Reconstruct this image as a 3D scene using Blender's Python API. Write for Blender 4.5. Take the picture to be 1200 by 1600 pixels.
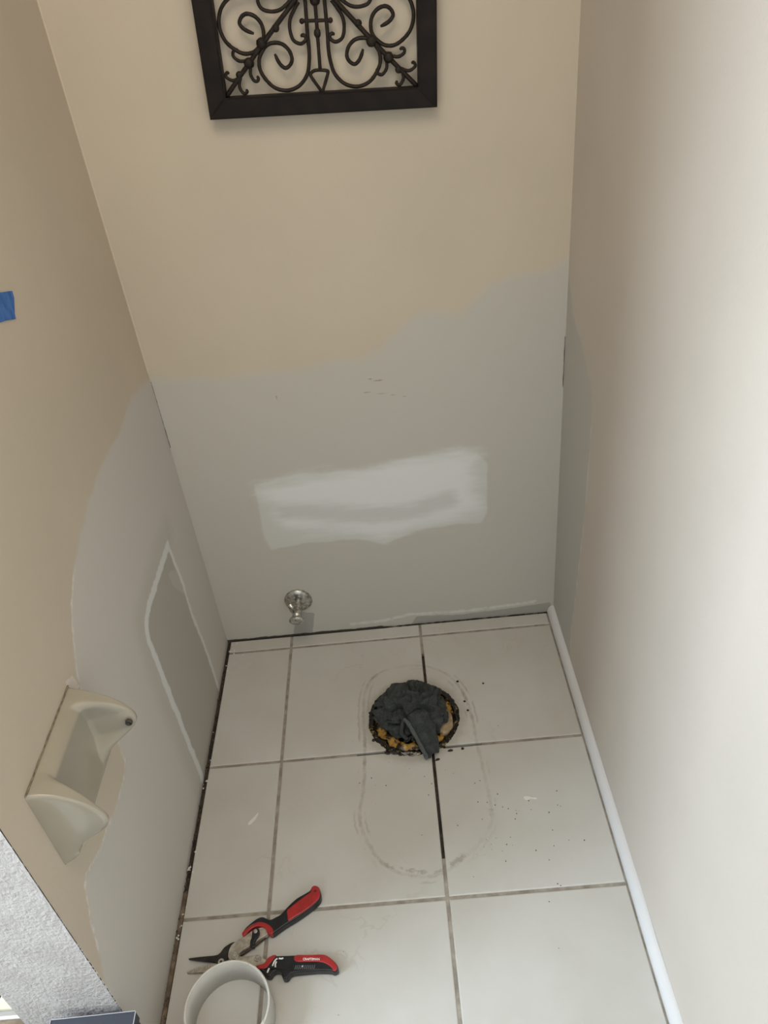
import bpy, bmesh, math, random
import numpy as np
from mathutils import Vector, Matrix, noise as mnoise

for o in list(bpy.data.objects): bpy.data.objects.remove(o)
random.seed(7); RNG = np.random.default_rng(7)
SC = bpy.context.scene; COL = SC.collection

# ------------------------------------------------------------------ camera
cd = bpy.data.cameras.new('camera'); cam = bpy.data.objects.new('camera', cd); COL.objects.link(cam)
cd.sensor_fit = 'VERTICAL'; cd.sensor_height = 36.0; cd.lens = 1218.237/1600*36.0
cd.clip_start = .02
_r = Vector((0.9950153,-0.03465358,-0.09350769)); _u = Vector((0.09606826,0.58460556,0.80560985)); _f = Vector((-0.02674785,0.81057725,-0.58502058))
cam.matrix_world = Matrix(((_r.x,_u.x,-_f.x,0.48907169),(_r.y,_u.y,-_f.y,-1.45438978),(_r.z,_u.z,-_f.z,1.41062154),(0,0,0,1)))
SC.camera = cam

# ------------------------------------------------------------------ light
w = bpy.data.worlds.new('world'); SC.world = w; w.use_nodes = True
w.node_tree.nodes['Background'].inputs[0].default_value = (.75,.85,1,1)
w.node_tree.nodes['Background'].inputs[1].default_value = .6
SC.view_settings.view_transform = 'Standard'; SC.view_settings.look = 'None'
SC.view_settings.exposure = .64; SC.view_settings.gamma = 1; SC.view_settings.use_curve_mapping = False
def area(name, loc, aim, sx, sy, power, col):
    l = bpy.data.lights.new(name,'AREA'); l.shape='RECTANGLE'; l.size=sx; l.size_y=sy; l.energy=power; l.color=col
    o = bpy.data.objects.new(name,l); COL.objects.link(o); o.location=loc
    o.rotation_euler = (Vector(aim)-Vector(loc)).to_track_quat('-Z','Y').to_euler(); return o
WX = -1.6; WY = -1.6                                   # window wall of the room in front of the alcove
area('window_daylight', (WX+.03,WY,1.62), (0,WY,1.5), 1.0, 1.1, 58, (.74,.88,1.0))
area('front_fill_light', (.3,-2.87,1.5), (.3,0,1.5), .75, 1.1, 0.5, (.95,.97,1.0))  # added fill behind the camera, from an invented front window
area('ceiling_fill_light', (.35,-1.2,2.405), (.35,-1.2,0), .8, .8, 7.5, (1.0,.84,.62))  # added warm fill overhead, placed to brighten the left wall

# ------------------------------------------------------------------ helpers
W = 0.8421; H = 2.44; T = .33
def tag(o, label=None, cat=None, group=None, kind=None):
    for k,v in (('label',label),('category',cat),('group',group),('kind',kind)):
        if v: o[k]=v
    return o
def link(name, me, mat=None, parent=None):
    o = bpy.data.objects.new(name, me); COL.objects.link(o)
    if mat:
        if isinstance(mat,(list,tuple)):
            for m in mat: me.materials.append(m)
        else: me.materials.append(mat)
    if parent: o.parent = parent
    return o
def smooth(me, on=True):
    me.polygons.foreach_set('use_smooth',[on]*len(me.polygons)); return me
def mesh(name, v, f, sm=False):
    me = bpy.data.meshes.new(name); me.from_pydata([tuple(map(float,a)) for a in v],[],[tuple(map(int,a)) for a in f]); me.update()
    return smooth(me, sm)
def bm_mesh(name, bm, sm=False):
    me = bpy.data.meshes.new(name); bmesh.ops.recalc_face_normals(bm, faces=bm.faces); bm.to_mesh(me); bm.free(); return smooth(me, sm)
def thing(name, label, cat, loc=(0,0,0), rot=(0,0,0), group=None):
    o = bpy.data.objects.new(name,None); COL.objects.link(o); o.location=loc; o.rotation_euler=rot
    o.empty_display_size=.02; return tag(o,label,cat,group)
def local(o, parent):
    """parent a mesh built in world coordinates to a thing without moving it"""
    o.parent = parent
    M = Matrix.LocRotScale(parent.location, parent.rotation_euler, None).inverted()
    o.data.transform(M); return o
def box(bm, x0,x1,y0,y1,z0,z1, bev=0, seg=2):
    r = bmesh.ops.create_cube(bm,size=1); vs=r['verts']
    bmesh.ops.scale(bm,verts=vs,vec=(x1-x0,y1-y0,z1-z0)); bmesh.ops.translate(bm,verts=vs,vec=((x0+x1)/2,(y0+y1)/2,(z0+z1)/2))
    if bev:
        es=list({e for v in vs for e in v.link_edges}); bmesh.ops.bevel(bm,geom=es,offset=bev,segments=seg,affect='EDGES',profile=.6)
def boxmesh(name,*a,**k):
    bm=bmesh.new(); box(bm,*a,**k); return bm_mesh(name,bm)
def catmull(P, n=6, closed=False):
    P=np.array(P,float); N=len(P); out=[]
    rng = range(N) if closed else range(N-1)
    for i in rng:
        if closed: a,b,c,d=P[i-1],P[i],P[(i+1)%N],P[(i+2)%N]
        else: a,b,c,d=P[max(i-1,0)],P[i],P[i+1],P[min(i+2,N-1)]
        for t in np.linspace(0,1,n,endpoint=False):
            out.append(.5*((2*b)+(c-a)*t+(2*a-5*b+4*c-d)*t*t+(3*b-a-3*c+d)*t**3))
    if not closed: out.append(P[-1])
    return np.array(out)
def tube(bm, P, r, n=8, flat=1.0, taper=None, cap=True):
    """round bar swept along 3d points; r may be a list"""
    P=[Vector(p) for p in P]; R=[r]*len(P) if np.isscalar(r) else list(r)
    up=None; rings=[]
    for i,p in enumerate(P):
        t=(P[min(i+1,len(P)-1)]-P[max(i-1,0)]).normalized()
        if up is None:
            up=Vector((0,0,1)) if abs(t.z)<.9 else Vector((0,1,0))
        s=t.cross(up).normalized(); up=s.cross(t).normalized()
        rings.append([bm.verts.new(p+s*math.cos(2*math.pi*k/n)*R[i]+up*math.sin(2*math.pi*k/n)*R[i]*flat) for k in range(n)])
    for a,b in zip(rings,rings[1:]):
        for k in range(n): bm.faces.new((a[k],a[(k+1)%n],b[(k+1)%n],b[k]))
    if cap: bm.faces.new(rings[0][::-1]); bm.faces.new(rings[-1])
def lathe(bm, prof, n=32, M=Matrix(), closed=False):
    """prof = [(r, h)] turned about local z, then moved by M"""
    rings=[[bm.verts.new(M@Vector((r*math.cos(2*math.pi*k/n),r*math.sin(2*math.pi*k/n),h))) for k in range(n)] for r,h in prof]
    pr=list(zip(rings,rings[1:]))
    if closed: pr.append((rings[-1],rings[0]))
    for a,b in pr:
        for k in range(n): bm.faces.new((a[k],a[(k+1)%n],b[(k+1)%n],b[k]))
    if not closed:
        if prof[0][0]>1e-4: bm.faces.new(rings[0][::-1])
        if prof[-1][0]>1e-4: bm.faces.new(rings[-1])
    bmesh.ops.remove_doubles(bm,verts=bm.verts,dist=1e-6)
def puff(bm, outline, z0, z1, r):
    """a flat outline raised to a thickness with rounded upper and lower edges"""
    P=np.array(outline,float)
    a=.5*np.sum(P[:,0]*np.roll(P[:,1],-1)-np.roll(P[:,0],-1)*P[:,1])
    if a<0: P=P[::-1]
    t=np.roll(P,-1,0)-np.roll(P,1,0); t/=np.linalg.norm(t,axis=1)[:,None]+1e-12
    nrm=np.c_[-t[:,1],t[:,0]]                           # inward for ccw
    lv=[(z0,.3*r),(z0+.5*r,0),(z1-r,0),(z1-.45*r,.10*r),(z1-.12*r,.30*r),(z1,.6*r)]
    rings=[[bm.verts.new((*(P[i]+nrm[i]*d),z)) for i in range(len(P))] for z,d in lv]
    n=len(P)
    for A,B in zip(rings,rings[1:]):
        for k in range(n): bm.faces.new((A[k],A[(k+1)%n],B[(k+1)%n],B[k]))
    f1=bm.faces.new(rings[-1]); f0=bm.faces.new(rings[0][::-1])
    bm.normal_update(); bmesh.ops.triangulate(bm,faces=[f1,f0],ngon_method='EAR_CLIP')
# signed distances (numpy), in metres; negative inside
def d_seg(Q, P, closed=False):
    P=np.array(P,float); d=np.full(len(Q),9.0); which=np.zeros(len(Q))
    n=len(P) if closed else len(P)-1
    for i in range(n):
        a=P[i]; b=P[(i+1)%len(P)]; ab=b-a; t=np.clip(((Q-a)@ab)/(ab@ab+1e-12),0,1)
        e=np.linalg.norm(Q-a-t[:,None]*ab,axis=1); m=e<d; d[m]=e[m]; which[m]=i+t[m]
    return d, which
def sd_poly(Q, P):
    P=np.array(P,float); d,_=d_seg(Q,P,True); ins=np.zeros(len(Q),bool)
    for i in range(len(P)):
        a=P[i]; b=P[(i+1)%len(P)]
        c=((a[1]>Q[:,1])!=(b[1]>Q[:,1]))&(Q[:,0]<(b[0]-a[0])*(Q[:,1]-a[1])/(b[1]-a[1]+1e-12)+a[0]); ins^=c
    return np.where(ins,-d,d)
def setattr_f(me, name, val):
    at=me.attributes.new(name,'FLOAT','POINT'); at.data.foreach_set('value',np.asarray(val,np.float32))

# ------------------------------------------------------------------ materials
class N:
    """a small node builder"""
    def __init__(s,name):
        s.m=bpy.data.materials.new(name); s.m.use_nodes=True; s.t=s.m.node_tree; s.b=s.t.nodes['Principled BSDF']
    def n(s,typ,**k):
        nd=s.t.nodes.new(typ)
        for a,v in k.items(): setattr(nd,a,v)
        return nd
    def l(s,a,b): s.t.links.new(a,b)
    def inp(s,nd,i,v):
        if hasattr(v,'links') or isinstance(v,bpy.types.NodeSocket): s.l(v,nd.inputs[i])
        else: nd.inputs[i].default_value=v
    def math(s,op,a,b=0.0,c=None):
        nd=s.n('ShaderNodeMath',operation=op); s.inp(nd,0,a); s.inp(nd,1,b)
        if c is not None: s.inp(nd,2,c)
        return nd.outputs[0]
    def ramp(s,v,a,b,x=0.0,y=1.0,smooth=True):
        nd=s.n('ShaderNodeMapRange'); nd.interpolation_type='SMOOTHSTEP' if smooth else 'LINEAR'
        s.inp(nd,0,v); s.inp(nd,1,a); s.inp(nd,2,b); s.inp(nd,3,x); s.inp(nd,4,y); return nd.outputs[0]
    def mix(s,f,a,b,mode='MIX'):
        nd=s.n('ShaderNodeMix',data_type='RGBA',blend_type=mode); s.inp(nd,0,f)
        for i,v in ((6,a),(7,b)):
            if isinstance(v,tuple): v=(*v,1) if len(v)==3 else v
            s.inp(nd,i,v)
        return nd.outputs[2]
    def pos(s): return s.n('ShaderNodeNewGeometry').outputs['Position']
    def objpos(s): return s.n('ShaderNodeTexCoord').outputs['Object']
    def scalev(s,v,sc):
        nd=s.n('ShaderNodeVectorMath',operation='MULTIPLY'); s.l(v,nd.inputs[0]); nd.inputs[1].default_value=sc; return nd.outputs[0]
    def noise(s,v,scale,detail=3,rough=.5,dist=0):
        nd=s.n('ShaderNodeTexNoise'); s.l(v,nd.inputs['Vector']); nd.inputs['Scale'].default_value=scale
        nd.inputs['Detail'].default_value=detail; nd.inputs['Roughness'].default_value=rough; nd.inputs['Distortion'].default_value=dist
        return nd.outputs[0]
    def attr(s,name): return s.n('ShaderNodeAttribute',attribute_name=name).outputs['Fac']
    def col(s,c): s.inp(s.b,'Base Color',(*c,1) if isinstance(c,tuple) and len(c)==3 else c)
    def rough(s,v): s.inp(s.b,'Roughness',v)
    def bump(s,h,strength,dist=.001):
        nd=s.n('ShaderNodeBump'); nd.inputs['Strength'].default_value=strength; nd.inputs['Distance'].default_value=dist
        s.l(h,nd.inputs['Height']); s.l(nd.outputs[0],s.b.inputs['Normal'])
def plain(name,c,rough=.5,metal=0,nscale=0,namt=.1,bump=0,bscale=300,coat=0,spec=.5):
    n=N(name); n.b.inputs['Specular IOR Level'].default_value=spec; n.rough(rough); n.b.inputs['Metallic'].default_value=metal
    if coat: n.b.inputs['Coat Weight'].default_value=coat; n.b.inputs['Coat Roughness'].default_value=.1
    if nscale:
        f=n.noise(n.objpos(),nscale,4); n.col(n.mix(n.ramp(f,.3,.7),tuple(x*(1-namt) for x in c),tuple(min(1,x*(1+namt)) for x in c)))
    else: n.col(c)
    if bump: n.bump(n.noise(n.objpos(),bscale,3),bump)
    return n.m

BEIGE=(.545,.472,.378); GRAY=(.51,.487,.443); BARE=(.34,.33,.305); MUD=(.72,.73,.73); PANEL=(.42,.395,.35)
def wall_mat(name, layers, base=BEIGE, orange=.22):
    """paint with worn and patched areas; layer = (attr, colour, soft width, noise amount, noise scale, stretch, strength)"""
    n=N(name); p=n.pos(); c=n.mix(n.ramp(n.noise(p,3,3),.3,.7),tuple(x*.97 for x in base),tuple(x*1.03 for x in base))
    h=n.math('MULTIPLY',n.noise(p,260,2),orange)
    for a,colr,wd,na,ns,st,k in layers:
        q=n.scalev(p,st); nz=n.noise(q,ns,4,.6)
        s=n.math('ADD',n.attr(a),n.math('MULTIPLY',n.math('SUBTRACT',nz,.5),na))
        m=n.math('MULTIPLY',n.ramp(s,wd,-wd),k)
        c=n.mix(m,c,colr); h=n.math('ADD',h,n.math('MULTIPLY',m,.25))
    n.col(c); n.rough(.62); n.bump(h,.5,.0012); return n.m
SN_UPPER_GRIP=[(0.129,-0.7568),(0.1352,-0.7478),(0.144,-0.7406),(0.1527,-0.7347),(0.1629,-0.7324),(0.1764,-0.7383),(0.1865,-0.7349),(0.196,-0.7301),(0.2079,-0.7171),(0.2228,-0.704),(0.2395,-0.6953),(0.2474,-0.6907),(0.2506,-0.684),(0.2563,-0.6821),(0.2637,-0.6863),(0.2674,-0.6962),(0.2664,-0.7091),(0.2521,-0.7221),(0.2357,-0.7334),(0.2221,-0.7414),(0.2099,-0.7478),(0.1979,-0.755),(0.186,-0.763),(0.1797,-0.7641),(0.1731,-0.7585),(0.1696,-0.75),(0.1579,-0.745),(0.1468,-0.7463),(0.1364,-0.7536),(0.1321,-0.7598)]
SN_UPPER_RED=[(0.2065,-0.7254),(0.2137,-0.719),(0.2232,-0.7118),(0.237,-0.7023),(0.2487,-0.6938),(0.2501,-0.686),(0.2563,-0.683),(0.2631,-0.6868),(0.2666,-0.6961),(0.2652,-0.7079),(0.252,-0.7204),(0.2356,-0.7314),(0.2219,-0.7386),(0.2111,-0.7444),(0.2082,-0.7353)]
SN_UPPER_COLLAR=[(0.1285,-0.7576),(0.1326,-0.7641),(0.1421,-0.7546),(0.1514,-0.7499),(0.1612,-0.7496),(0.17,-0.7542),(0.1746,-0.7626),(0.1833,-0.7644),(0.1847,-0.7575),(0.1764,-0.7479),(0.1633,-0.7421),(0.1534,-0.7419),(0.1414,-0.7478)]
SN_UPPER_SHANK=[(0.1066,-0.7929),(0.1101,-0.7775),(0.1214,-0.7683),(0.1345,-0.7616),(0.1489,-0.7525),(0.1668,-0.7501),(0.1747,-0.7613),(0.1603,-0.7695),(0.1422,-0.7813),(0.1273,-0.7906),(0.1265,-0.7995),(0.1201,-0.8029),(0.1118,-0.8017)]
SN_ROD=[(0.1236,-0.7893),(0.1457,-0.7773),(0.1744,-0.7574),(0.1768,-0.7595),(0.1488,-0.7807),(0.126,-0.7933)]
SN_LATCH=[(0.1473,-0.7564),(0.1503,-0.7526),(0.1544,-0.7521),(0.1589,-0.7554),(0.1601,-0.7615),(0.159,-0.7673),(0.1545,-0.773),(0.1513,-0.7789),(0.154,-0.7838),(0.1495,-0.7855),(0.1455,-0.7816),(0.1451,-0.7749),(0.1469,-0.7684)]
SN_LOWER_SHANK=[(0.1191,-0.7946),(0.1329,-0.7962),(0.1465,-0.7959),(0.1587,-0.7961),(0.1716,-0.8033),(0.178,-0.8079),(0.1726,-0.8135),(0.1608,-0.8172),(0.1481,-0.8117),(0.134,-0.8055),(0.1214,-0.8025)]
SN_LOWER_GRIP=[(0.1652,-0.8208),(0.1759,-0.8203),(0.1827,-0.8128),(0.1905,-0.8027),(0.1986,-0.8025),(0.2271,-0.8037),(0.2501,-0.805),(0.2757,-0.8065),(0.2858,-0.8111),(0.2975,-0.8216),(0.3016,-0.8314),(0.2951,-0.8363),(0.2879,-0.8338),(0.2698,-0.8319),(0.2513,-0.8318),(0.23,-0.8319),(0.2206,-0.8337),(0.2146,-0.8401),(0.2072,-0.8391),(0.2039,-0.8304),(0.1978,-0.827),(0.1912,-0.828),(0.1856,-0.8345),(0.1787,-0.834),(0.1717,-0.8275)]
SN_LOWER_RED=[(0.2277,-0.8043),(0.2501,-0.8055),(0.2752,-0.8069),(0.2853,-0.8118),(0.2967,-0.822),(0.3005,-0.8313),(0.2945,-0.8353),(0.2888,-0.8284),(0.2788,-0.8216),(0.2667,-0.8185),(0.2479,-0.817),(0.2304,-0.8154),(0.2248,-0.8109)]
SN_LOWER_COLLAR=[(0.1594,-0.8161),(0.1725,-0.8133),(0.1778,-0.8055),(0.1877,-0.8007),(0.1932,-0.8021),(0.1884,-0.8094),(0.183,-0.8158),(0.1765,-0.8219),(0.1653,-0.8215)]
SN_UPPER_BLADE=[(0.0351,-0.7911),(0.0623,-0.7896),(0.0869,-0.7886),(0.0964,-0.7776),(0.104,-0.7724),(0.1119,-0.769),(0.1144,-0.7705),(0.1082,-0.779),(0.1045,-0.7887),(0.1063,-0.8004),(0.0974,-0.8051),(0.0879,-0.8054),(0.0826,-0.8004),(0.0523,-0.7955)]
SN_LOWER_BLADE=[(0.0355,-0.812),(0.0484,-0.8082),(0.0643,-0.8053),(0.0749,-0.803),(0.0907,-0.7996),(0.0997,-0.8054),(0.0839,-0.8093),(0.0789,-0.812),(0.0657,-0.8143),(0.0412,-0.8139)]
SN_LUG=[(0.2248,-0.819),(0.2507,-0.8197),(0.2655,-0.8221),(0.2644,-0.829),(0.2459,-0.8306),(0.2259,-0.8299)]
SN_BOLT_A=[(0.0952,-0.8019)]
SN_BOLT_B=[(0.1194,-0.7956)]
SN_BOLT_C=[(0.1595,-0.802)]
SN_BTN=[(0.153,-0.7587)]
SN_HOLE=[(0.2574,-0.6939)]
SN_TEXT=[(0.2406,-0.8126)]
SN_TEXT2=[(0.2694,-0.8148)]
AR_SPIRAL=[(-0.0148,-0.03),(-0.0153,-0.0497),(-0.0157,-0.0766),(-0.0154,-0.0973),(-0.0171,-0.114),(-0.0221,-0.1309),(-0.0343,-0.1447),(-0.0498,-0.1513),(-0.0647,-0.1512),(-0.0788,-0.1454),(-0.0903,-0.1333),(-0.0967,-0.1201),(-0.0965,-0.1073),(-0.092,-0.0978),(-0.0817,-0.0872),(-0.0693,-0.0843),(-0.0568,-0.087),(-0.0474,-0.0957),(-0.0439,-0.1071),(-0.0473,-0.1154),(-0.0552,-0.12),(-0.062,-0.1161),(-0.0668,-0.1088),(-0.0704,-0.0995)]
AR_DIAG=[(-0.1605,-0.1516),(-0.0218,-0.0297)]
AR_KNOTS=[(-0.0645,-0.0655),(-0.0894,-0.0854),(-0.1133,-0.1114),(-0.1311,-0.1269)]
AR_CURL_A=[(-0.1118,-0.1179),(-0.113,-0.1264),(-0.1086,-0.1352),(-0.103,-0.1362),(-0.1013,-0.132),(-0.1035,-0.129)]
AR_CURL_B=[(-0.1296,-0.1299),(-0.1335,-0.1427),(-0.1277,-0.1529),(-0.122,-0.1506),(-0.1234,-0.1468)]
AR_SHOOK=[(-0.0252,-0.0321),(-0.0343,-0.0435),(-0.0411,-0.0552),(-0.0427,-0.0685),(-0.0387,-0.0824),(-0.0281,-0.0877),(-0.0196,-0.0833),(-0.0194,-0.0781),(-0.0229,-0.0763),(-0.027,-0.0777)]
AR_ROD=[(-0.0001,-0.0307),(-0.0011,-0.1248)]
AR_RODK=[(0.0005,-0.0733),(-0.024,-0.0573),(0.0208,-0.0595)]
AR_SPADE=[(-0.0012,-0.1255),(0.0101,-0.127),(0.0114,-0.1311),(0.003,-0.151),(-0,-0.1574),(-0.0037,-0.1521),(-0.0159,-0.1341),(-0.0154,-0.1291),(-0.0094,-0.1258)]
AR_CURL_C=[(-0.1191,-0.1073),(-0.1287,-0.1065),(-0.1365,-0.0998),(-0.1354,-0.0929),(-0.1303,-0.091),(-0.1281,-0.0939)]
BK_GRAY_TOP=[(0.0051,0.7506),(0.0856,0.7416),(0.1881,0.7302),(0.2416,0.7358),(0.3072,0.737),(0.4252,0.7437),(0.4787,0.7615),(0.5342,0.8161),(0.5602,0.8291),(0.6347,0.8184),(0.6855,0.8643),(0.7345,0.8779),(0.7952,0.8838),(0.8404,0.9034)]
BK_WHITE=[(0.1618,0.4704),(0.2679,0.4871),(0.3954,0.4807),(0.5107,0.5008),(0.6234,0.5043),(0.6582,0.4953),(0.6816,0.4643),(0.6766,0.3329),(0.6642,0.3046),(0.5863,0.3065),(0.5105,0.2967),(0.4323,0.2678),(0.3738,0.2903),(0.2527,0.2935),(0.1673,0.2845),(0.1542,0.3208)]
BK_SMEAR=[(0.2227,0.387),(0.3243,0.3749),(0.4109,0.3554),(0.4997,0.3539),(0.5896,0.3795)]
BK_STRIP=[(0.4723,-0.014),(0.4915,0.0245),(0.6059,0.0167),(0.7367,0.0224),(0.8341,0.03),(0.8393,-0.0311),(0.7368,-0.0272),(0.5713,-0.0221)]
BK_RIDGE=[(0.3265,0.0184),(0.409,0.0192),(0.4758,0.0332),(0.6063,0.0278),(0.7041,0.0309),(0.7934,0.0373)]
BK_UNDER=[(0.191,0.0804),(0.2379,0.0678),(0.2173,-0.0159),(0.1683,-0.019)]
BK_SCR1=[(0.4364,0.7027),(0.4488,0.6955),(0.4671,0.6935)]
BK_SCR2=[(0.2475,0.6798),(0.2507,0.6676)]
BK_SCR3=[(0.4172,0.6727),(0.4694,0.6624),(0.5151,0.6498)]
BK_CRACKL=[(0.0052,0.7362),(0.0016,0.6624),(-0.0009,0.5844)]
BK_CRACKL2=[(-0.0009,0.5844),(0.0023,0.3951),(0.0028,0.2003)]
BK_CRACKR=[(0.8387,0.7428),(0.8404,0.6358)]
BK_HOLE=[(0.5514,1.107),(0.5536,1.1068)]
LF_GRAY=[(0.033,0.7423),(-0.1292,0.7749),(-0.2463,0.7601),(-0.3451,0.7689),(-0.4378,0.7561),(-0.5251,0.7354),(-0.5729,0.7136),(-0.6126,0.6871),(-0.6423,0.6524),(-0.6689,0.6149),(-0.6765,0.5854),(-0.6511,0.5098),(-0.6482,0.4287),(-0.653,0.3858),(-0.6807,0.374),(-0.7267,0.3741),(-0.7779,0.3868),(-0.8103,0.3902),(-0.8552,0.41),(-0.8689,0.4065),(-0.8792,0.3835),(-0.8947,0.3561),(-0.9055,0.3239),(-0.9286,0.2599)]
LF_MUDL=[(-0.1872,0.4649),(-0.2843,0.4656),(-0.3669,0.466),(-0.4075,0.456),(-0.4184,0.426),(-0.4204,0.3249),(-0.4179,0.2289),(-0.4184,0.1501),(-0.4137,0.0701)]
LF_MUDR=[(-0.1872,0.4649),(-0.1732,0.352),(-0.1778,0.2622),(-0.1638,0.1477),(-0.163,0.0271)]
LF_PATCH=[(-0.2335,0.4305),(-0.1853,0.3982),(-0.1786,0.3199),(-0.1938,0.3428),(-0.2295,0.3924)]
LF_TAPE=[(-0.4635,1.0989),(-0.4317,1.0894),(-0.4335,1.0809),(-0.4478,1.0731),(-0.4484,1.0646),(-0.4515,1.0583),(-0.4787,1.0671),(-0.4933,1.0705)]
LF_PEEL=[(-0.7055,0.6344),(-0.6821,0.6227),(-0.6768,0.5966),(-0.6911,0.5954),(-0.7073,0.6141)]
RT_GRAY=[(0.0036,0.8838),(-0.0476,0.8149),(-0.1639,0.7637),(-0.2192,0.7274),(-0.2261,0.6245),(-0.2198,0.4408),(-0.1821,0.1091)]
RT_RIDGE=[(-0.2192,0.7274),(-0.2261,0.6245),(-0.2198,0.4408),(-0.1821,0.1091)]
FL_RING=[(0.4176,-0.1477),(0.3734,-0.1731),(0.3542,-0.2203),(0.3503,-0.2858),(0.3519,-0.3737),(0.3478,-0.4697),(0.3392,-0.5284),(0.3452,-0.5714),(0.3729,-0.6276),(0.4085,-0.659),(0.456,-0.6731),(0.4923,-0.67),(0.5309,-0.6481),(0.5721,-0.6127),(0.6035,-0.5678),(0.6034,-0.5249),(0.6009,-0.4486),(0.5961,-0.3828),(0.5938,-0.313),(0.5843,-0.247),(0.5536,-0.1845),(0.4954,-0.1468)]
FL_SMUDGE=[(0.5157,-0.6532),(0.5384,-0.6359)]
FL_SMUDGE2=[(0.6015,-0.5464),(0.6007,-0.5605)]
FL_GAP_TILE=[(0.0044,-0.0761),(0.009,-0.3796),(0.0105,-0.6409),(0.0098,-0.786),(0.0134,-0.8704)]
FL_GAP_WALL=[(-0.0073,-0.0854),(-0.0011,-0.3786),(0.0017,-0.6401),(-0.0006,-0.7852),(-0.0055,-0.869)]
FL_CRUMBS=[(0.3721,-0.3537),(0.4019,-0.3907),(0.4159,-0.3905),(0.4308,-0.397),(0.4922,-0.41),(0.508,-0.4182),(0.5374,-0.3983),(0.5639,-0.3961),(0.5833,-0.2677),(0.5875,-0.2941),(0.6325,-0.2198),(0.574,-0.2069)]
FL_GRIT=[(0.461,-0.589),(0.5329,-0.5751),(0.5789,-0.4836),(0.6819,-0.5541),(0.5849,-0.6098),(0.578,-0.6238),(0.5626,-0.6381),(0.5509,-0.6813),(0.7406,-0.5177),(0.7351,-0.5492),(0.7407,-0.5526),(0.7407,-0.6254),(0.7694,-0.6281),(0.6954,-0.6615),(0.7011,-0.7077),(0.706,-0.7117),(0.6794,-0.739),(0.6792,-0.8197),(0.3086,-0.7962),(0.3008,-0.8957),(0.3399,-0.4597),(0.5902,-0.4786),(0.6471,-0.5719),(0.8541,-0.0619),(0.6117,-0.636)]
FL_CHIP=[(0.1115,-0.5299),(0.121,-0.5192),(0.1305,-0.5085),(0.1266,-0.5227),(0.1148,-0.5359)]
FL_CHIP2=[(0.674,-0.5274),(0.6968,-0.5296)]
FL_RINGPRINT=[(-0.2967,-0.8271),(-0.2831,-0.8301)]
FL_WAX=[(0.455,-0.2975)]
# ------------------------------------------------------------------ the setting: walls, ceiling, window
def axis_lines(fine0,fine1,step,lo,hi,coarse):
    a=list(np.arange(lo,fine0,coarse))+list(np.arange(fine0,fine1,step))+list(np.arange(fine1,hi,coarse))+[hi]
    return np.array(sorted(set(np.round(a,5))))
def wall_grid(ax, val, us, zs, flip):
    """front face grid of a wall: ax = constant axis, us runs along the other horizontal axis"""
    U,Z=np.meshgrid(us,zs); V=np.zeros((U.size,3)); V[:,ax]=val; V[:,1-ax]=U.ravel(); V[:,2]=Z.ravel()
    nu,nz=len(us),len(zs); i=np.arange(nu-1)[None,:]+nu*np.arange(nz-1)[:,None]
    F=np.stack([i,i+1,i+1+nu,i+nu],-1).reshape(-1,4)
    if flip: F=F[:,::-1]
    return V,F
def slab_back(V,F,us,zs,ax,val,thick):
    """closes the grid to a slab by adding a box behind it (joined in the same mesh)"""
    k=len(V); u0,u1,z0,z1=us[0],us[-1],zs[0],zs[-1]; add=[]
    for a in (val,val+thick):
        for u,z in ((u0,z0),(u1,z0),(u1,z1),(u0,z1)):
            p=[0,0,z]; p[ax]=a; p[1-ax]=u; add.append(p)
    V=np.vstack([V,add]); f=[tuple(q) for q in F]
    f+=[(k+4,k+5,k+6,k+7),(k,k+1,k+5,k+4),(k+1,k+2,k+6,k+5),(k+2,k+3,k+7,k+6),(k+3,k,k+4,k+7)]
    return V,f
def close_poly(P,*extra): return list(P)+list(extra)

ONE=(1,1,1)
# back wall -------------------------------------------------
us=axis_lines(-.005,W,.006,-.005,W,.006); zs=axis_lines(-.009,1.0,.006,-.009,H,.08)
V,F=wall_grid(1,0,us,zs,False); V,f=slab_back(V,F,us,zs,1,0,.11)
me=mesh('wall_back',V,f); Q=V[:,[0,2]]
setattr_f(me,'gray',sd_poly(Q,[(-.05,.752)]+BK_GRAY_TOP+[(.9,.905),(.9,-.1),(-.05,-.1)]))
setattr_f(me,'white',sd_poly(Q,BK_WHITE))
setattr_f(me,'whitecore',sd_poly(Q,[(.165,.455),(.27,.478),(.40,.474),(.51,.493),(.62,.497),(.655,.485),(.655,.345),(.60,.318),(.51,.312),(.43,.285),(.38,.300),(.30,.325),(.21,.345)]))
setattr_f(me,'smear',d_seg(Q,BK_SMEAR)[0]-.022)
setattr_f(me,'bare',np.minimum(sd_poly(Q,BK_STRIP),sd_poly(Q,BK_UNDER)))
setattr_f(me,'ridge',d_seg(Q,BK_RIDGE)[0]-.004)
setattr_f(me,'scratch',np.minimum(np.minimum(d_seg(Q,BK_SCR1)[0],d_seg(Q,BK_SCR2)[0])-.0022,d_seg(Q,BK_SCR3)[0]-.0012))
setattr_f(me,'crack',np.minimum(d_seg(Q,[(.0015,.742),(.0015,.66),(.001,.585)])[0]-.0010,np.minimum(d_seg(Q,[(W-.001,.75),(W-.001,.635)])[0]-.0010,d_seg(Q,BK_HOLE)[0]-.002)))
setattr_f(me,'gap',np.minimum(d_seg(Q,[(-.01,-.004),(.40,-.004)])[0]-.0062,d_seg(Q,[(.40,-.004),(W,-.005)])[0]-.0030))
setattr_f(me,'bead',d_seg(Q,[(0,.76),(0,2.4)])[0]-.0022)
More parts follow.
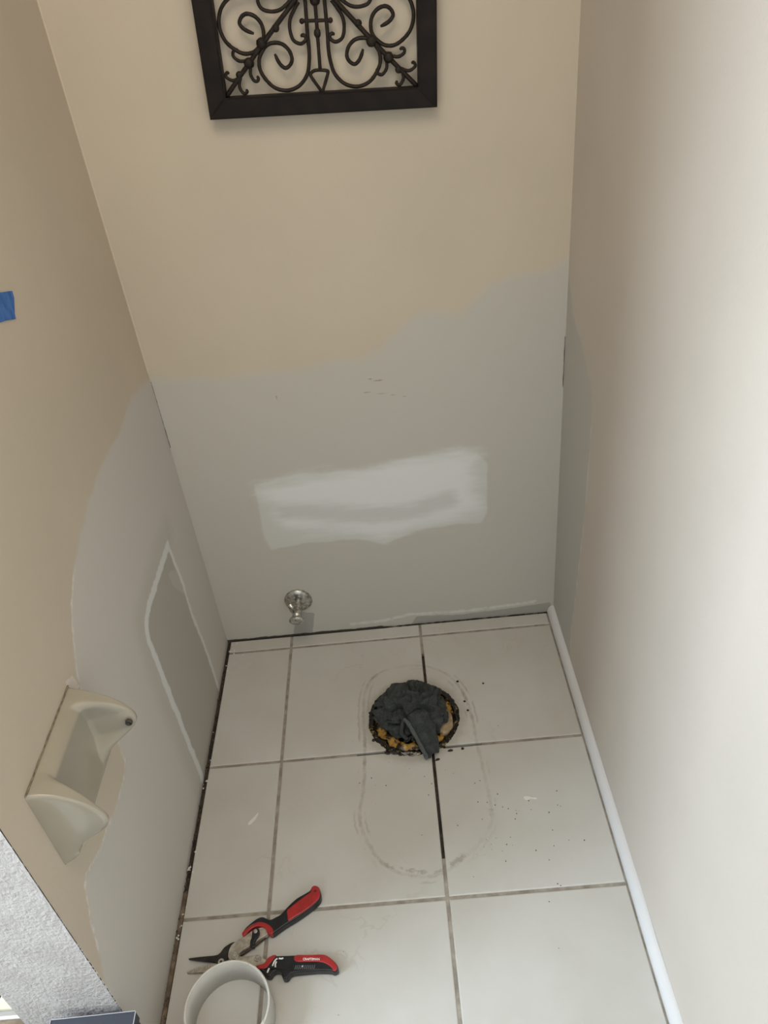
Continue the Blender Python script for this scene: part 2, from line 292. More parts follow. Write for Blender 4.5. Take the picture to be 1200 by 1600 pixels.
m_back=wall_mat('back_wall_paint',[
 ('gray',GRAY,.014,.05,9,(1,1,1.6),1.0),
 ('white',(.61,.61,.59),.004,.016,22,ONE,.8),
 ('whitecore',MUD,.028,.09,14,(.5,1,2.2),.95),
 ('smear',(.47,.46,.44),.016,.05,30,(.35,1,2.0),.5),
 ('ridge',MUD,.003,.014,60,ONE,.55),
 ('bare',BARE,.0015,.008,70,ONE,.95),
 ('scratch',(.25,.2,.15),.0012,.005,90,(.5,1,1),.7),
 ('bead',(.62,.54,.44),.0012,.004,40,ONE,.8),
 ('gap',(.05,.042,.034),.0009,.011,26,(1,1,.4),.95),
 ('crack',(.07,.06,.05),.0008,.002,60,ONE,.9)])
tag(link('wall_back',me,m_back),'beige back wall of the alcove with grey repainted lower half and white filler patch',None,None,'structure')

# right wall -------------------------------------------------
us=axis_lines(-.32,.11,.006,-2.9,.11,.2); zs=axis_lines(-.009,1.0,.006,-.009,H,.08)
V,F=wall_grid(0,W,us,zs,True); V,f=slab_back(V,F,us,zs,0,W,.1)
me=mesh('wall_right',V,f); Q=V[:,[1,2]]
setattr_f(me,'gray',sd_poly(Q,[(.2,.91)]+RT_GRAY+[(-.177,-.1),(.2,-.1)]))
setattr_f(me,'ridge',d_seg(Q,RT_RIDGE+[(-.177,-.05)])[0]-.0018)
setattr_f(me,'mark',np.minimum(d_seg(Q,[(-.36,.33),(-.365,.30)])[0],d_seg(Q,[(-.46,.62),(-.463,.60)])[0])-.0012)
m_right=wall_mat('right_wall_paint',[('gray',(.475,.46,.425),.006,.022,12,ONE,1.0),('ridge',(.70,.68,.63),.0014,.003,30,ONE,.9),('mark',(.35,.32,.28),.001,.003,60,ONE,.6)],
 base=(.55,.495,.44),orange=.35)
tag(link('wall_right',me,m_right),'long beige right wall, bright with daylight towards the front',None,None,'structure')

# left partition -------------------------------------------------
YE=-.935; TH=-.152
us=axis_lines(YE,0,.006,YE,.11,.02); zs=axis_lines(-.009,1.0,.006,-.009,H,.08)
V,F=wall_grid(0,0,us,zs,False); nf=len(F)
f=[tuple(q) for q in F]; V=[tuple(v) for v in V]
me_extra=[]
# end of the partition: fine grid so that the stippled face and the ragged corner are real
nx=48; ez=np.concatenate([np.arange(-.009,.9,.012),np.arange(.9,H,.08),[H]]); xs=np.linspace(0,TH,nx); k=len(V)
for z in ez:
    for x in xs:
        d=min(x-TH,-x); rag=0
        rd=.0004*max(0,1-d/.003)**2
        V.append((x+(rag if x>-.004 else 0)*1.2,YE-.0015+rd*-.0018*math.exp(-((x+.1-.004*mnoise.noise((1,z*9,2)))/.0035)**2)*(.4+.9*abs(mnoise.noise((7,z*60,2)))),z))
ne0=len(f)
for j in range(len(ez)-1):
    for i in range(nx-1):
        a=k+j*nx+i; f.append((a,a+nx,a+nx+1,a+1))
ne1=len(f); k=len(V)
V+=[(TH,YE+.0025,-.009),(TH,.11,-.009),(TH,.11,H),(TH,YE+.0025,H),(0,.11,-.009),(0,.11,H)]
f+=[(k,k+3,k+2,k+1),(k+1,k+2,k+5,k+4)]
me=mesh('wall_left',V,f); V=np.array(V); Q=V[:,[1,2]].copy()
off=np.zeros(len(V)); off[(V[:,1]<YE+.004)&(V[:,0]<-.0005)]=1; off[-6:]=1
setattr_f(me,'gray',sd_poly(Q,[(.2,.80),(.2,.742)]+LF_GRAY+[(-.96,.12),(-.96,-.1),(.2,-.1)]))
setattr_f(me,'rim',np.abs(sd_poly(Q,[(.2,.80),(.2,.742)]+LF_GRAY+[(-.96,.12),(-.96,-.1),(.2,-.1)]))-.002+np.where((Q[:,1]<.72)&(Q[:,1]>.30)&(Q[:,0]<-.5),0,.05))
setattr_f(me,'panel',sd_poly(Q,[(-.19,.455),(-.40,.455),(-.413,.42),(-.413,-.05),(-.165,-.05),(-.17,.30)]))
setattr_f(me,'halo',np.minimum(d_seg(Q,[(-.17,.48),(-.42,.475),(-.435,.40),(-.44,-.05)])[0]-.035,9))
setattr_f(me,'mud',np.minimum(d_seg(Q,LF_MUDL+[(-.415,0)])[0]-.0095,d_seg(Q,LF_MUDR+[(-.163,0)])[0]-.0065))
setattr_f(me,'lite',sd_poly(Q,LF_PATCH))
setattr_f(me,'peel',np.minimum(sd_poly(Q,LF_PEEL),9))
setattr_f(me,'crack',np.minimum(d_seg(Q,[(-.0015,.742),(-.0015,.585)])[0]-.0004,d_seg(Q,[(-.315,1.088),(-.3155,1.086)])[0]-.0016))
setattr_f(me,'bead',d_seg(Q,[(0,.76),(0,2.4)])[0]-.0025)
m_left=wall_mat('left_wall_paint',[
 ('gray',(.565,.535,.495),.006,.022,22,ONE,1.0),
 ('rim',(.70,.67,.63),.002,.012,70,ONE,.8),
 ('halo',(.47,.45,.405),.03,.03,10,ONE,.6),
 ('panel',PANEL,.002,.004,40,ONE,.95),
 ('lite',(.50,.47,.43),.0015,.01,60,ONE,.8),
 ('mud',MUD,.003,.018,55,(1,1,.5),.85),
 ('peel',(.68,.62,.56),.001,.012,80,ONE,.9),
 ('bead',(.62,.54,.44),.0012,.004,40,ONE,.7),
 ('crack',(.07,.06,.05),.0008,.002,60,ONE,.9)],orange=.25)
n=N('stippled_white_paint'); p=n.pos(); n.col(n.mix(n.ramp(n.noise(p,18,3),.35,.65),(.45,.415,.40),(.505,.47,.455))); n.rough(.5)
n.bump(n.noise(p,125,4,.6),.95,.0034); m_end=n.m
o=link('wall_left',me,[m_left,m_end]); tag(o,'beige partition wall on the left with grey patching, its stippled white end facing the front',None,None,'structure')
mi=np.zeros(len(me.polygons),np.int32); mi[ne0:ne1]=1; me.polygons.foreach_set('material_index',mi)

bm=bmesh.new()
for k in range(150):
    z=.12+random.random()**1.3*.75; y=YE+.0002+random.uniform(-.0006,.0006)
    r=bmesh.ops.create_icosphere(bm,subdivisions=1,radius=random.uniform(.0006,.0018)*(1.15 if z<.4 else .6))
    for v in r['verts']: v.co=Vector((v.co.x*.7-.0004,v.co.y*.7+y,v.co.z*random.uniform(.9,2.2)+z))
for k in range(70):
    z=.15+random.random()*.5; r=bmesh.ops.create_icosphere(bm,subdivisions=1,radius=random.uniform(.0005,.0014)); xo=-.1+random.gauss(0,.0015)
    for v in r['verts']: v.co=Vector((v.co.x+xo,v.co.y*.6+YE-.0012,v.co.z*random.uniform(.8,2.2)+z))
tag(link('edge_flakes',bm_mesh('edge_flakes',bm),plain('flake_white',(.62,.61,.60),.7),o),kind='stuff')
# rest of the room in front of the alcove
m_room=plain('room_white_paint',(.62,.58,.52),.6,0,3,.04,.1)
def struct(name,me,m,label=None): return tag(link(name,me,m),label,None,None,'structure')
struct('ceiling',boxmesh('ceiling',-2.0,W+.1,-3.0,.11,H,H+.06),plain('ceiling_white',(.74,.72,.69),.8))
bm=bmesh.new()
for a in ((-2.0,-.5,-3.0,-2.9,-.009,H),(.7,W+.1,-3.0,-2.9,-.009,H),(-.5,.7,-3.0,-2.9,-.009,.88),(-.5,.7,-3.0,-2.9,2.12,H)): box(bm,*a)
struct('wall_front',bm_mesh('wall_front',bm),m_room)
struct('wall_beyond',boxmesh('wall_beyond',-2.0,TH,.0,.11,-.009,H),m_room)
bm=bmesh.new()
for a in ((-2.0,WX,-2.9,WY-.55,-.009,H),(-2.0,WX,WY+.55,0,-.009,H),(-2.0,WX,WY-.55,WY+.55,-.009,1.02),(-2.0,WX,WY-.55,WY+.55,2.22,H)): box(bm,*a)
struct('wall_window_side',bm_mesh('wall_window_side',bm),m_room)
bm=bmesh.new(); wf=plain('window_frame_white',(.8,.8,.8),.4)
for a in ((WX-.07,WX-.03,WY-.55,WY+.55,1.02,1.07),(WX-.07,WX-.03,WY-.55,WY+.55,2.17,2.22),(WX-.07,WX-.03,WY-.55,WY-.5,1.07,2.17),(WX-.07,WX-.03,WY+.5,WY+.55,1.07,2.17),(WX-.065,WX-.035,WY-.5,WY+.5,1.60,1.64)): box(bm,*a,bev=.004)
wn=struct('window_1',bm_mesh('window_1',bm),wf); 
link('pane',boxmesh('pane',WX-.056,WX-.05,WY-.5,WY+.5,1.07,2.17),plain('frosted_glass',(.85,.88,.9),.3),wn)

bm=bmesh.new()
for a in ((-.5,.7,-2.97,-2.93,.88,.93),(-.5,.7,-2.97,-2.93,2.07,2.12),(-.5,-.45,-2.97,-2.93,.93,2.07),(.65,.7,-2.97,-2.93,.93,2.07),(.08,.12,-2.965,-2.935,.93,2.07)): box(bm,*a,bev=.004)
wn=struct('added_front_window',bm_mesh('added_front_window',bm),wf); link('pane',boxmesh('pane',-.45,.65,-2.956,-2.95,.93,2.07),bpy.data.materials['frosted_glass'],wn)  # unseen window, invented to go with the front fill lamp

cp=thing('added_ceiling_panel','square white light panel added out of view to brighten the alcove','ceiling light',(.35,-1.2,H))  # unseen fixture, added to house the warm fill lamp
link('added_panel_frame',boxmesh('added_panel_frame',-.43,.43,-.43,.43,-.026,0,bev=.004),wf,cp)

# ------------------------------------------------------------------ floor: slab > tile, grout
n=N('dark_subfloor'); p=n.pos(); n.col(n.mix(n.ramp(n.noise(p,60,5,.7),.35,.7),(.018,.014,.011),(.075,.058,.043))); n.rough(.85); n.bump(n.noise(p,220,4),.6,.002); m_sub=n.m
floor=struct('floor',boxmesh('floor',-1.95,W+.02,-2.95,.05,-.06,-.009),m_sub)
def tile_mat(name,stain):
    n=N(name); p=n.pos(); oi=n.n('ShaderNodeObjectInfo').outputs['Random']
    sh=n.n('ShaderNodeVectorMath',operation='ADD'); n.l(p,sh.inputs[0]); cb=n.n('ShaderNodeCombineXYZ'); n.l(n.math('MULTIPLY',oi,40),cb.inputs[2]); n.l(cb.outputs[0],sh.inputs[1]); q=sh.outputs[0]
    base=n.mix(n.ramp(n.noise(q,4.5,4,.55),.3,.7),(.468,.455,.420),(.52,.51,.485))
    v=n.math('ABSOLUTE',n.math('SUBTRACT',n.noise(q,3.2,5,.6,.25),.5)); vm=n.math('MULTIPLY',n.ramp(v,.010,0),n.ramp(n.noise(q,6,2),.50,.72))
    c=n.mix(n.math('MULTIPLY',vm,.34),base,(.38,.345,.285))
    v2=n.math('MULTIPLY',n.ramp(n.noise(q,45,3,.6),.62,.75),n.ramp(n.noise(q,5,2),.5,.7)); c=n.mix(n.math('MULTIPLY',v2,.10),c,(.35,.32,.27))
    if stain:
        sd=n.math('ADD',n.attr('ring'),n.math('MULTIPLY',n.math('SUBTRACT',n.noise(p,75,4,.65),.5),.010))
        band=n.ramp(n.math('ABSOLUTE',sd),.0052,.0012); wgt=n.attr('ringw')
        pt=n.ramp(n.noise(p,30,4,.6),.38,.62)
        c=n.mix(n.math('MULTIPLY',n.math('MULTIPLY',band,wgt),n.math('MULTIPLY_ADD',pt,.7,.35)),c,(.26,.23,.185))
        b2=n.math('MULTIPLY',n.ramp(n.math('ABSOLUTE',n.math('SUBTRACT',sd,.011)),.0034,.0008),n.ramp(n.noise(p,16,3),.50,.60))
        c=n.mix(n.math('MULTIPLY',b2,n.math('MULTIPLY',wgt,.8)),c,(.29,.26,.21))
        sp=n.math('ADD',n.attr('smudge'),n.math('MULTIPLY',n.math('SUBTRACT',n.noise(p,70,5,.75),.5),.034))
        c=n.mix(n.math('MULTIPLY',n.ramp(sp,.002,-.003),.7),c,(.30,.27,.22))
        hz=n.math('ADD',n.attr('dirt'),n.math('MULTIPLY',n.math('SUBTRACT',n.noise(p,40,4,.7),.5),.03))
        c=n.mix(n.math('MULTIPLY',n.ramp(hz,.022,-.004),.45),c,(.27,.235,.18))
    n.col(c); n.rough(n.ramp(n.noise(p,25,3),.3,.7,.34,.48)); n.bump(n.noise(p,90,2),.05,.0006); return n.m
m_tile=tile_mat('glazed_tile',False); m_tile2=tile_mat('glazed_tile_stained',True)
G=.0032                                                  # half joint
HC=(.4640,-.3005); HR=.1005                              # the drain hole
VX=[.169,.499,.829]; HY=[-.046,-.3867,-.7167,-1.0467,-1.3767,-1.7067,-2.0367,-2.3667,-2.6967]
def tile_mesh(x0,x1,y0,y1,z=0.0,step=None,hole=False,lift=0):
    e=.0022
    nx=2 if not step else int((x1-x0)/step); ny=2 if not step else int((y1-y0)/step)
    xs=np.concatenate([[x0,x0,x0+.0007,x0+e],np.linspace(x0+e,x1-e,nx+1)[1:-1],[x1-e,x1-.0007,x1,x1]])
    ys=np.concatenate([[y0,y0,y0+.0007,y0+e],np.linspace(y0+e,y1-e,ny+1)[1:-1],[y1-e,y1-.0007,y1,y1]])
    def zz(n): a=np.zeros(n); a[[0,-1]]=-.0088; a[[1,-2]]=-.0016; a[[2,-3]]=-.0005; return a
    ZX,ZY=np.meshgrid(zz(len(xs)),zz(len(ys))); X,Y=np.meshgrid(xs,ys); Z=z+np.minimum(ZX,ZY)
    V=np.c_[X.ravel(),Y.ravel(),Z.ravel()]; nu=len(xs); i=np.arange(nu-1)[None,:]+nu*np.arange(len(ys)-1)[:,None]
    F=np.stack([i,i+1,i+1+nu,i+nu],-1).reshape(-1,4)
    if hole:
        d=V[:,:2]-np.array(HC); ang=np.arctan2(d[:,1],d[:,0]); rr=np.linalg.norm(d,axis=1); R=HR+.0025*np.sin(ang*5+1)+.0015*np.sin(ang*11)
        cen=V[F].mean(1)[:,:2]; dc=cen-np.array(HC); ac=np.arctan2(dc[:,1],dc[:,0]); Rc=HR+.0025*np.sin(ac*5+1)+.0015*np.sin(ac*11)
        keep=np.linalg.norm(dc,axis=1)>Rc; F=F[keep]
        used=np.zeros(len(V),bool); used[F.ravel()]=True
        s=used&(rr<R+.003)&(rr>1e-6); near=s&(np.abs(rr-R)<.004)
        V[near,:2]=np.array(HC)+d[near]/rr[near,None]*R[near,None]
    me=mesh('tile',V,F)
    bm=bmesh.new(); bm.from_mesh(me); bmesh.ops.delete(bm,geom=[v for v in bm.verts if not v.link_faces],context='VERTS')
    if hole:
        be=[e for e in bm.edges if e.is_boundary and all((Vector(v.co.xy)-Vector(HC)).length<HR+.012 for v in e.verts)]
        r=bmesh.ops.extrude_edge_only(bm,edges=be)
        for v in [g for g in r['geom'] if isinstance(g,bmesh.types.BMVert)]: v.co.z=-.0088
    bm.to_mesh(me); bm.free()
    return me
cols=[(-.491,-.161)]; c=-1.811
cols=[(c+T*i,c+T*(i+1)) for i in range(5)]
allc=[('outer',a+G,b-G) for a,b in cols]+[('in',.0105,VX[0]-G),('in',VX[0]+G,VX[1]-G),('in',VX[1]+G,W-.0190)]
rows=[(HY[0]+G,-.006)]+[(b+G,a-G) for a,b in zip(HY,HY[1:])]
shared={}
for ci,(kind,x0,x1) in enumerate(allc):
    for ri,(y0,y1) in enumerate(rows):
        hi = ci in (6,7) and ri in (1,2)
        if hi:
            me=tile_mesh(x0,x1,y0,y1,0,.0042,True)
            n_=len(me.vertices); co=np.empty(n_*3); me.vertices.foreach_get('co',co); Q=co.reshape(-1,3)[:,:2]
            d,wh=d_seg(Q,catmull(FL_RING,5,True),True); wh=wh/5
            KW=[.12,.75,.5,.55,.85,.45,.45,.55,.45,.6,.5,.25,.15,.12,.2,.3,.35,.5,.6,.75,.45,.3,.12]
            setattr_f(me,'ring',d); setattr_f(me,'ringw',np.interp(wh,range(len(KW)),KW))
            sm=np.minimum(d_seg(Q,FL_SMUDGE)[0]-.006,d_seg(Q,FL_SMUDGE2)[0]-.002)
            sm=np.minimum(sm,np.minimum(d_seg(Q,[(.42,-.655),(.47,-.668),(.50,-.665)])[0]-.002,d_seg(Q,[(.385,-.64),(.40,-.652)])[0]-.001))
            sm=np.minimum(sm,d_seg(Q,[(.352,-.36),(.349,-.44)])[0]-.000)
            setattr_f(me,'smudge',sm); setattr_f(me,'dirt',np.linalg.norm(Q-np.array(HC)-np.array((.0,-.004)),axis=1)-.108)
            link('tile',me,m_tile2,floor)
        else:
            key=(round(x1-x0,4),round(y1-y0,4))
            if key not in shared: shared[key]=tile_mesh(0,x1-x0,0,y1-y0)
            me=shared[key]; o=link('tile',me,m_tile if not me.materials else None,floor); o.location=(x0,y0,RNG.uniform(-.0003,.0003))
n=N('grey_grout'); p=n.pos(); n.col(n.mix(n.ramp(n.noise(p,35,4,.6),.3,.7),(.20,.175,.145),(.36,.325,.275))); n.rough(.9); n.bump(n.noise(p,400,3),.4,.001); m_gr=n.m
def grout(x0,x1,y0,y1): link('grout',boxmesh('grout',x0,x1,y0,y1,-.0095,-.0016 if y1-y0>.02 else -.0019),m_gr,floor)
grout(W-.0192,W-.0150,-2.9,-.006)
g2=G+.0006
for x in VX[:1]: grout(x-g2,x+g2,-2.9,-.006)
grout(VX[1]-g2,VX[1]+g2,-.108,-.006); grout(VX[1]-g2,VX[1]+g2,-2.9,-.640)    # the joint is raked out round the drain
for a,b in cols[1:]: grout(a-g2,a+g2,-2.9,0)
for y in HY:
    if abs(y+.3867)<1e-4:
        grout(.0105,.335,y-g2,y+g2); grout(.605,W-.0190,y-g2,y+g2)
    else: grout(.0105,W-.0190,y-g2,y+g2)
    grout(-1.95,-.161 if y>YE else .0105,y-g2,y+g2)
m_wood=plain('raw_wood_strip',(.16,.115,.08),.85,0,60,.4,.3)
link('wood_shim',boxmesh('wood_shim',.001,.0085,-.93,-.66,-.0095,-.004,bev=.001),m_wood,floor)
# crumbs of plaster and grime packed in the open gap along the walls
bm=bmesh.new()
def crumb(bm,x,y,z,s,flat=.6):
    r=bmesh.ops.create_icosphere(bm,subdivisions=1,radius=s)
    for v in r['verts']:
        v.co=Vector((v.co.x*random.uniform(.6,1.3)+x,v.co.y*random.uniform(.6,1.5)+y,v.co.z*flat*random.uniform(.7,1.2)+z))
for k in range(170):
    y=-random.random()**.8*.93; crumb(bm,random.uniform(.001,.010),y,-.007+random.uniform(0,.003),random.uniform(.0012,.0032))
for k in range(60): crumb(bm,random.uniform(.01,.5),random.uniform(-.005,-.001),-.006,random.uniform(.001,.0025))
tag(link('gap_debris',bm_mesh('gap_debris',bm),plain('grime',(.07,.052,.038),.9,0,300,.5),floor),kind='stuff')
bm=bmesh.new()
for k in range(46):
    if k<26: y=random.choice([-.1,-.3,-.42,-.45,-.6,-.62,-.72])+random.gauss(0,.02); crumb(bm,random.uniform(.003,.014),y,.000,random.uniform(.001,.0026),.4)
    elif k<36: crumb(bm,random.uniform(.01,.05),random.uniform(-.06,-.01),.0006,random.uniform(.001,.003),.35)
    else: crumb(bm,random.gauss(.32,.05),random.gauss(-.04,.005),.0005,random.uniform(.001,.002),.3)
tag(link('plaster_crumbs',bm_mesh('plaster_crumbs',bm),plain('plaster_white',(.62,.60,.56),.9),floor),kind='stuff')
# quarter-round along the right wall
bm=bmesh.new(); prof=[(0,0)]+[(-.0160*math.cos(a),.0208*math.sin(a)) for a in np.linspace(0,math.pi/2,9)]
ys=np.linspace(-2.89,-.001,60); rings=[]
for y in ys:
    wob=.0006*mnoise.noise((y*9,0,1)); rings.append([bm.verts.new((W-.0002+px+wob*(px<0),y,pz+.0002)) for px,pz in prof])
for a,b in zip(rings,rings[1:]):
    for k in range(len(prof)): bm.faces.new((a[k],b[k],b[(k+1)%len(prof)],a[(k+1)%len(prof)]))
bm.faces.new(rings[0]); bm.faces.new(rings[-1][::-1])
n=N('white_trim_paint'); p=n.pos(); ch=n.ramp(n.noise(n.scalev(p,(1,.35,1)),90,4,.7),.70,.76); n.col(n.mix(n.math('MULTIPLY',ch,.5),(.62,.62,.63),(.38,.35,.31))); n.rough(.35); n.bump(n.noise(p,150,3),.15,.001)
struct('baseboard_right',bm_mesh('baseboard_right',bm),n.m,'white painted quarter-round moulding at the foot of the right wall')
# ------------------------------------------------------------------ drain hole: flange with old wax
fl=thing('closet_flange','open toilet drain in the tile floor smeared with amber wax and black tar','drain',(HC[0],HC[1],-.009))
def polar(name,r0,r1,nr,nt,hf,mat,rf=None):
    V=[];F=[]
    for j in range(nt):
        a=2*math.pi*j/nt
        for i in range(nr):
            r=r0+(r1-r0)*i/(nr-1)
            if rf: r=rf(r,a,i/(nr-1))
            V.append((r*math.cos(a),r*math.sin(a),hf(r,a,i/(nr-1))))
    for j in range(nt):
        for i in range(nr-1):
            a=j*nr+i; b=((j+1)%nt)*nr+i; F.append((a,a+1,b+1,b))
    me=mesh(name,V,F,True); bm=bmesh.new(); bm.from_mesh(me)
    be=[e for e in bm.edges if e.is_boundary]; r=bmesh.ops.extrude_edge_only(bm,edges=be)
    for v in [g for g in r['geom'] if isinstance(g,bmesh.types.BMVert)]: v.co.z=.0002
    bm.to_mesh(me); bm.free(); smooth(me); return link(name,me,mat,fl)
nz=lambda x,y,z=0: mnoise.noise((x,y,z))
n=N('amber_wax'); p=n.objpos()
f1=n.noise(p,32,5,.65,.8); f2=n.noise(p,75,4,.6)
c=n.mix(n.ramp(f2,.3,.7),(.19,.092,.013),(.46,.275,.055)); c=n.mix(n.ramp(f1,.515,.56),c,(.016,.009,.005)); c=n.mix(n.ramp(n.noise(p,60,3,.5,.4),.66,.70),c,(.62,.46,.18))
n.col(c); n.rough(.3); n.b.inputs['Subsurface Weight'].default_value=.08; n.b.inputs['Subsurface Radius'].default_value=(.004,.002,.0008); n.bump(n.noise(p,160,3),.5,.002)
polar('wax_ring',.030,.097,24,170,lambda r,a,t: .0045+.006*math.sin(math.pi*min(1,t*1.1))+.0035*nz(r*70,a*3.2,2)+.0025*nz(r*160,a*9,5),n.m)
n=N('black_tar'); p=n.objpos(); n.col(n.mix(n.ramp(n.noise(p,120,4,.6),.58,.66),(.006,.005,.0045),(.20,.125,.035))); n.rough(n.ramp(n.noise(p,80,3),.3,.7,.12,.3)); n.bump(n.noise(p,170,3),.4,.0015)
m_tar=n.m
polar('tar_rim',.0895,.1040,9,220,lambda r,a,t: .0085+.0042*math.sin(math.pi*min(1,.15+t*.9))+.0016*nz(a*14,t*4,3),m_tar,
      lambda r,a,t: r+(.0022*nz(a*5,1)+.002*nz(a*17,2))*t+(.008*nz(a*4,7)+.003*nz(a*11,3))*(1-t))
# tan flange plate showing on the right
bm=bmesh.new(); P=[(.066+.04*math.cos(a)*.52+.004*nz(a*2,4),-.020+.04*math.sin(a)*.9+.003*nz(a*3,8)) for a in np.linspace(0,2*math.pi,40,endpoint=False)]
puff(bm,P,.004,.0185,.005)
for v in bm.verts: v.co.z+=.0015*nz(v.co.x*90,v.co.y*90,1)
link('flange_plate',bm_mesh('flange_plate',bm,True),plain('tan_flange',(.33,.245,.145),.45,0,70,.25,.3),fl)
# drips of tar on the tiles, each one a crumb
blob=bmesh.new(); bmesh.ops.create_icosphere(blob,subdivisions=2,radius=1)
for v in blob.verts: v.co=Vector((v.co.x*(1+.35*nz(*v.co.xy*1.7)),v.co.y*(1+.35*nz(v.co.y*2,v.co.x,4)),max(v.co.z,-.3)*.45+.135))
blob_me=bm_mesh('tar_crumb',blob,True); blob_me.materials.append(m_tar)
for (x,y),s,q in zip(FL_CRUMBS,(.0042,.0045,.006,.0042,.003,.003,.003,.003,.003,.003,.0026,.003),(1,1.6,1.8,1.4,1,2,2.2,1.3,1,1,1,1.2)):
    o=link('tar_crumb',blob_me); o.location=(x,y,.0001); o.scale=(s*q,s,s); o.rotation_euler=(0,0,random.uniform(-.4,.6))
    tag(o,'small black tar crumb on the tiles around the open drain','crumb','tar crumbs around the drain')

# ------------------------------------------------------------------ rag stuffed in the drain
rag=thing('rag','crumpled dark grey terry rag stuffed in the open drain','rag',(HC[0],HC[1],0))
def ridged(p,s,seed):
    q=p*s+Vector((seed,seed*1.7,seed*.3)); q=q+.55*Vector((mnoise.noise(q*.8),mnoise.noise(q*.8+Vector((9,2,4))),mnoise.noise(q*.8+Vector((3,7,1)))))
    return abs(mnoise.noise(q))
bm=bmesh.new(); bmesh.ops.create_icosphere(bm,subdivisions=6,radius=1)
for v in bm.verts:
    d=v.co.normalized(); a=math.atan2(d.y,d.x)
    R=1+.10*mnoise.noise(d*1.6+Vector((4,1,2)))
    base=Vector((d.x*.083,d.y*.080+.009,d.z*(.061 if d.z>0 else .012)+.004))*R
    g1=math.exp(-(ridged(base,24,3.1)/.12)**2); g2=math.exp(-(ridged(base+Vector((.01,0,.02)),44,8.3)/.10)**2)
    p=base+d*(.010*mnoise.noise(base*36)+.0016*mnoise.noise(base*210)-.022*g1-.010*g2+.002)
    fx,fy=p.x+.012,p.y+.05                               # hollow where the tail comes out of the bundle
    p.z-=.020*math.exp(-(fx*fx+fy*fy)/.0006)
    v.co=Vector((p.x,p.y,max(p.z,.0055)))
n=N('dark_terry'); p=n.objpos(); fz=n.noise(p,520,3,.7)
c=n.mix(n.ramp(n.noise(p,70,4,.7),.3,.75),(.020,.024,.024),(.052,.060,.060)); c=n.mix(n.ramp(fz,.60,.68),c,(.13,.145,.145))
n.col(c); n.rough(.95); n.b.inputs['Sheen Weight'].default_value=.05; n.bump(n.math('ADD',fz,n.math('MULTIPLY',n.noise(p,190,3),.7)),.9,.0025); m_terry=n.m
n=N('dark_hem'); p=n.objpos(); n.col(n.mix(n.ramp(n.noise(p,300,3),.3,.7),(.055,.063,.066),(.085,.095,.099))); n.rough(.9); n.bump(n.noise(p,500,2),.4,.001); m_hem=n.m
link('bundle',bm_mesh('bundle',bm,True),m_terry,rag)
def sheet(name,L,Rr,mat,thick=.003,nw=12,arch=.006,parent=rag):
    """strip of cloth between a left and a right edge curve, arched and wrinkled, with thickness"""
    L=catmull(L,7); Rr=catmull(Rr,7); nl=len(L); top=[];bm=bmesh.new()
    for i in range(nl):
        row=[]
        for j in range(nw+1):
            t=j/nw; p=L[i]*(1-t)+Rr[i]*t; p=p+np.array((0,0,arch*math.sin(math.pi*t)+.0014*nz(i*.35,t*5,3)+.001*math.sin(t*9+i*.2)))
            row.append(bm.verts.new(p-np.array((HC[0],HC[1],0))))
        top.append(row)
    for i in range(nl-1):
        for j in range(nw): bm.faces.new((top[i][j],top[i][j+1],top[i+1][j+1],top[i+1][j]))
    bmesh.ops.recalc_face_normals(bm,faces=bm.faces)
    bmesh.ops.solidify(bm,geom=list(bm.faces),thickness=thick)
    return link(name,bm_mesh(name,bm,True),mat,parent)
sheet('tail',[(.450,-.338,.047),(.457,-.352,.043),(.469,-.375,.031),(.480,-.397,.018),(.490,-.417,.006)],
             [(.478,-.322,.050),(.499,-.334,.043),(.508,-.356,.030),(.514,-.383,.015),(.512,-.404,.005)],m_terry,.004,14,.007)
def roll(name,P,r,mat,parent):
    bm=bmesh.new(); P=catmull(P,7); tube(bm,[Vector(p)-Vector((HC[0],HC[1],0)) for p in P],[r*(.75+.5*abs(nz(i*.21,2))) for i in range(len(P))],10,1.2); return link(name,bm_mesh(name,bm,True),mat,parent)
roll('hem',[(.444,-.341,.046),(.452,-.352,.045),(.465,-.376,.033),(.476,-.398,.020),(.4865,-.418,.007)],.0056,m_hem,rag)
roll('hem',[(.416,-.318,.042),(.414,-.330,.042),(.424,-.337,.043),(.434,-.332,.045),(.441,-.338,.043),(.438,-.352,.036),(.436,-.364,.026),(.447,-.372,.018)],.0048,m_terry,rag)

# ------------------------------------------------------------------ tin snips
m_red=plain('red_grip',(.33,.018,.020),.38,0,90,.12,.15,400); m_blk=plain('black_grip',(.009,.011,.014),.42,0,60,.3,.2,400,.1,spec=.35)
n=N('scuffed_steel'); p=n.objpos(); n.col(n.mix(n.ramp(n.noise(p,90,4,.6),.35,.7),(.33,.30,.25),(.52,.49,.44))); n.rough(.45); n.b.inputs['Metallic'].default_value=.6; n.bump(n.noise(p,300,3),.25,.001); m_steel=n.m
m_blade=plain('black_oxide_blade',(.028,.026,.024),.42,.5,80,.4,.15); m_bolt=plain('bolt_steel',(.50,.48,.44),.35,.8,150,.2)
m_plst=plain('wet_plaster',(.75,.75,.74),.3,0,200,.1,.4)
SC0=(.17,-.78,0)
sn=thing('tin_snips','open tin snips with red and black grips lying on the tile beside the white ring','tin snips',SC0)
def part(name,outline,z0,z1,r,m,parent=sn,dens=4,closed=True):
    bm=bmesh.new(); P=catmull(outline,dens,True); puff(bm,P-np.array(SC0[:2]),z0,z1,r)
    return link(name,bm_mesh(name,bm,False),m,parent)
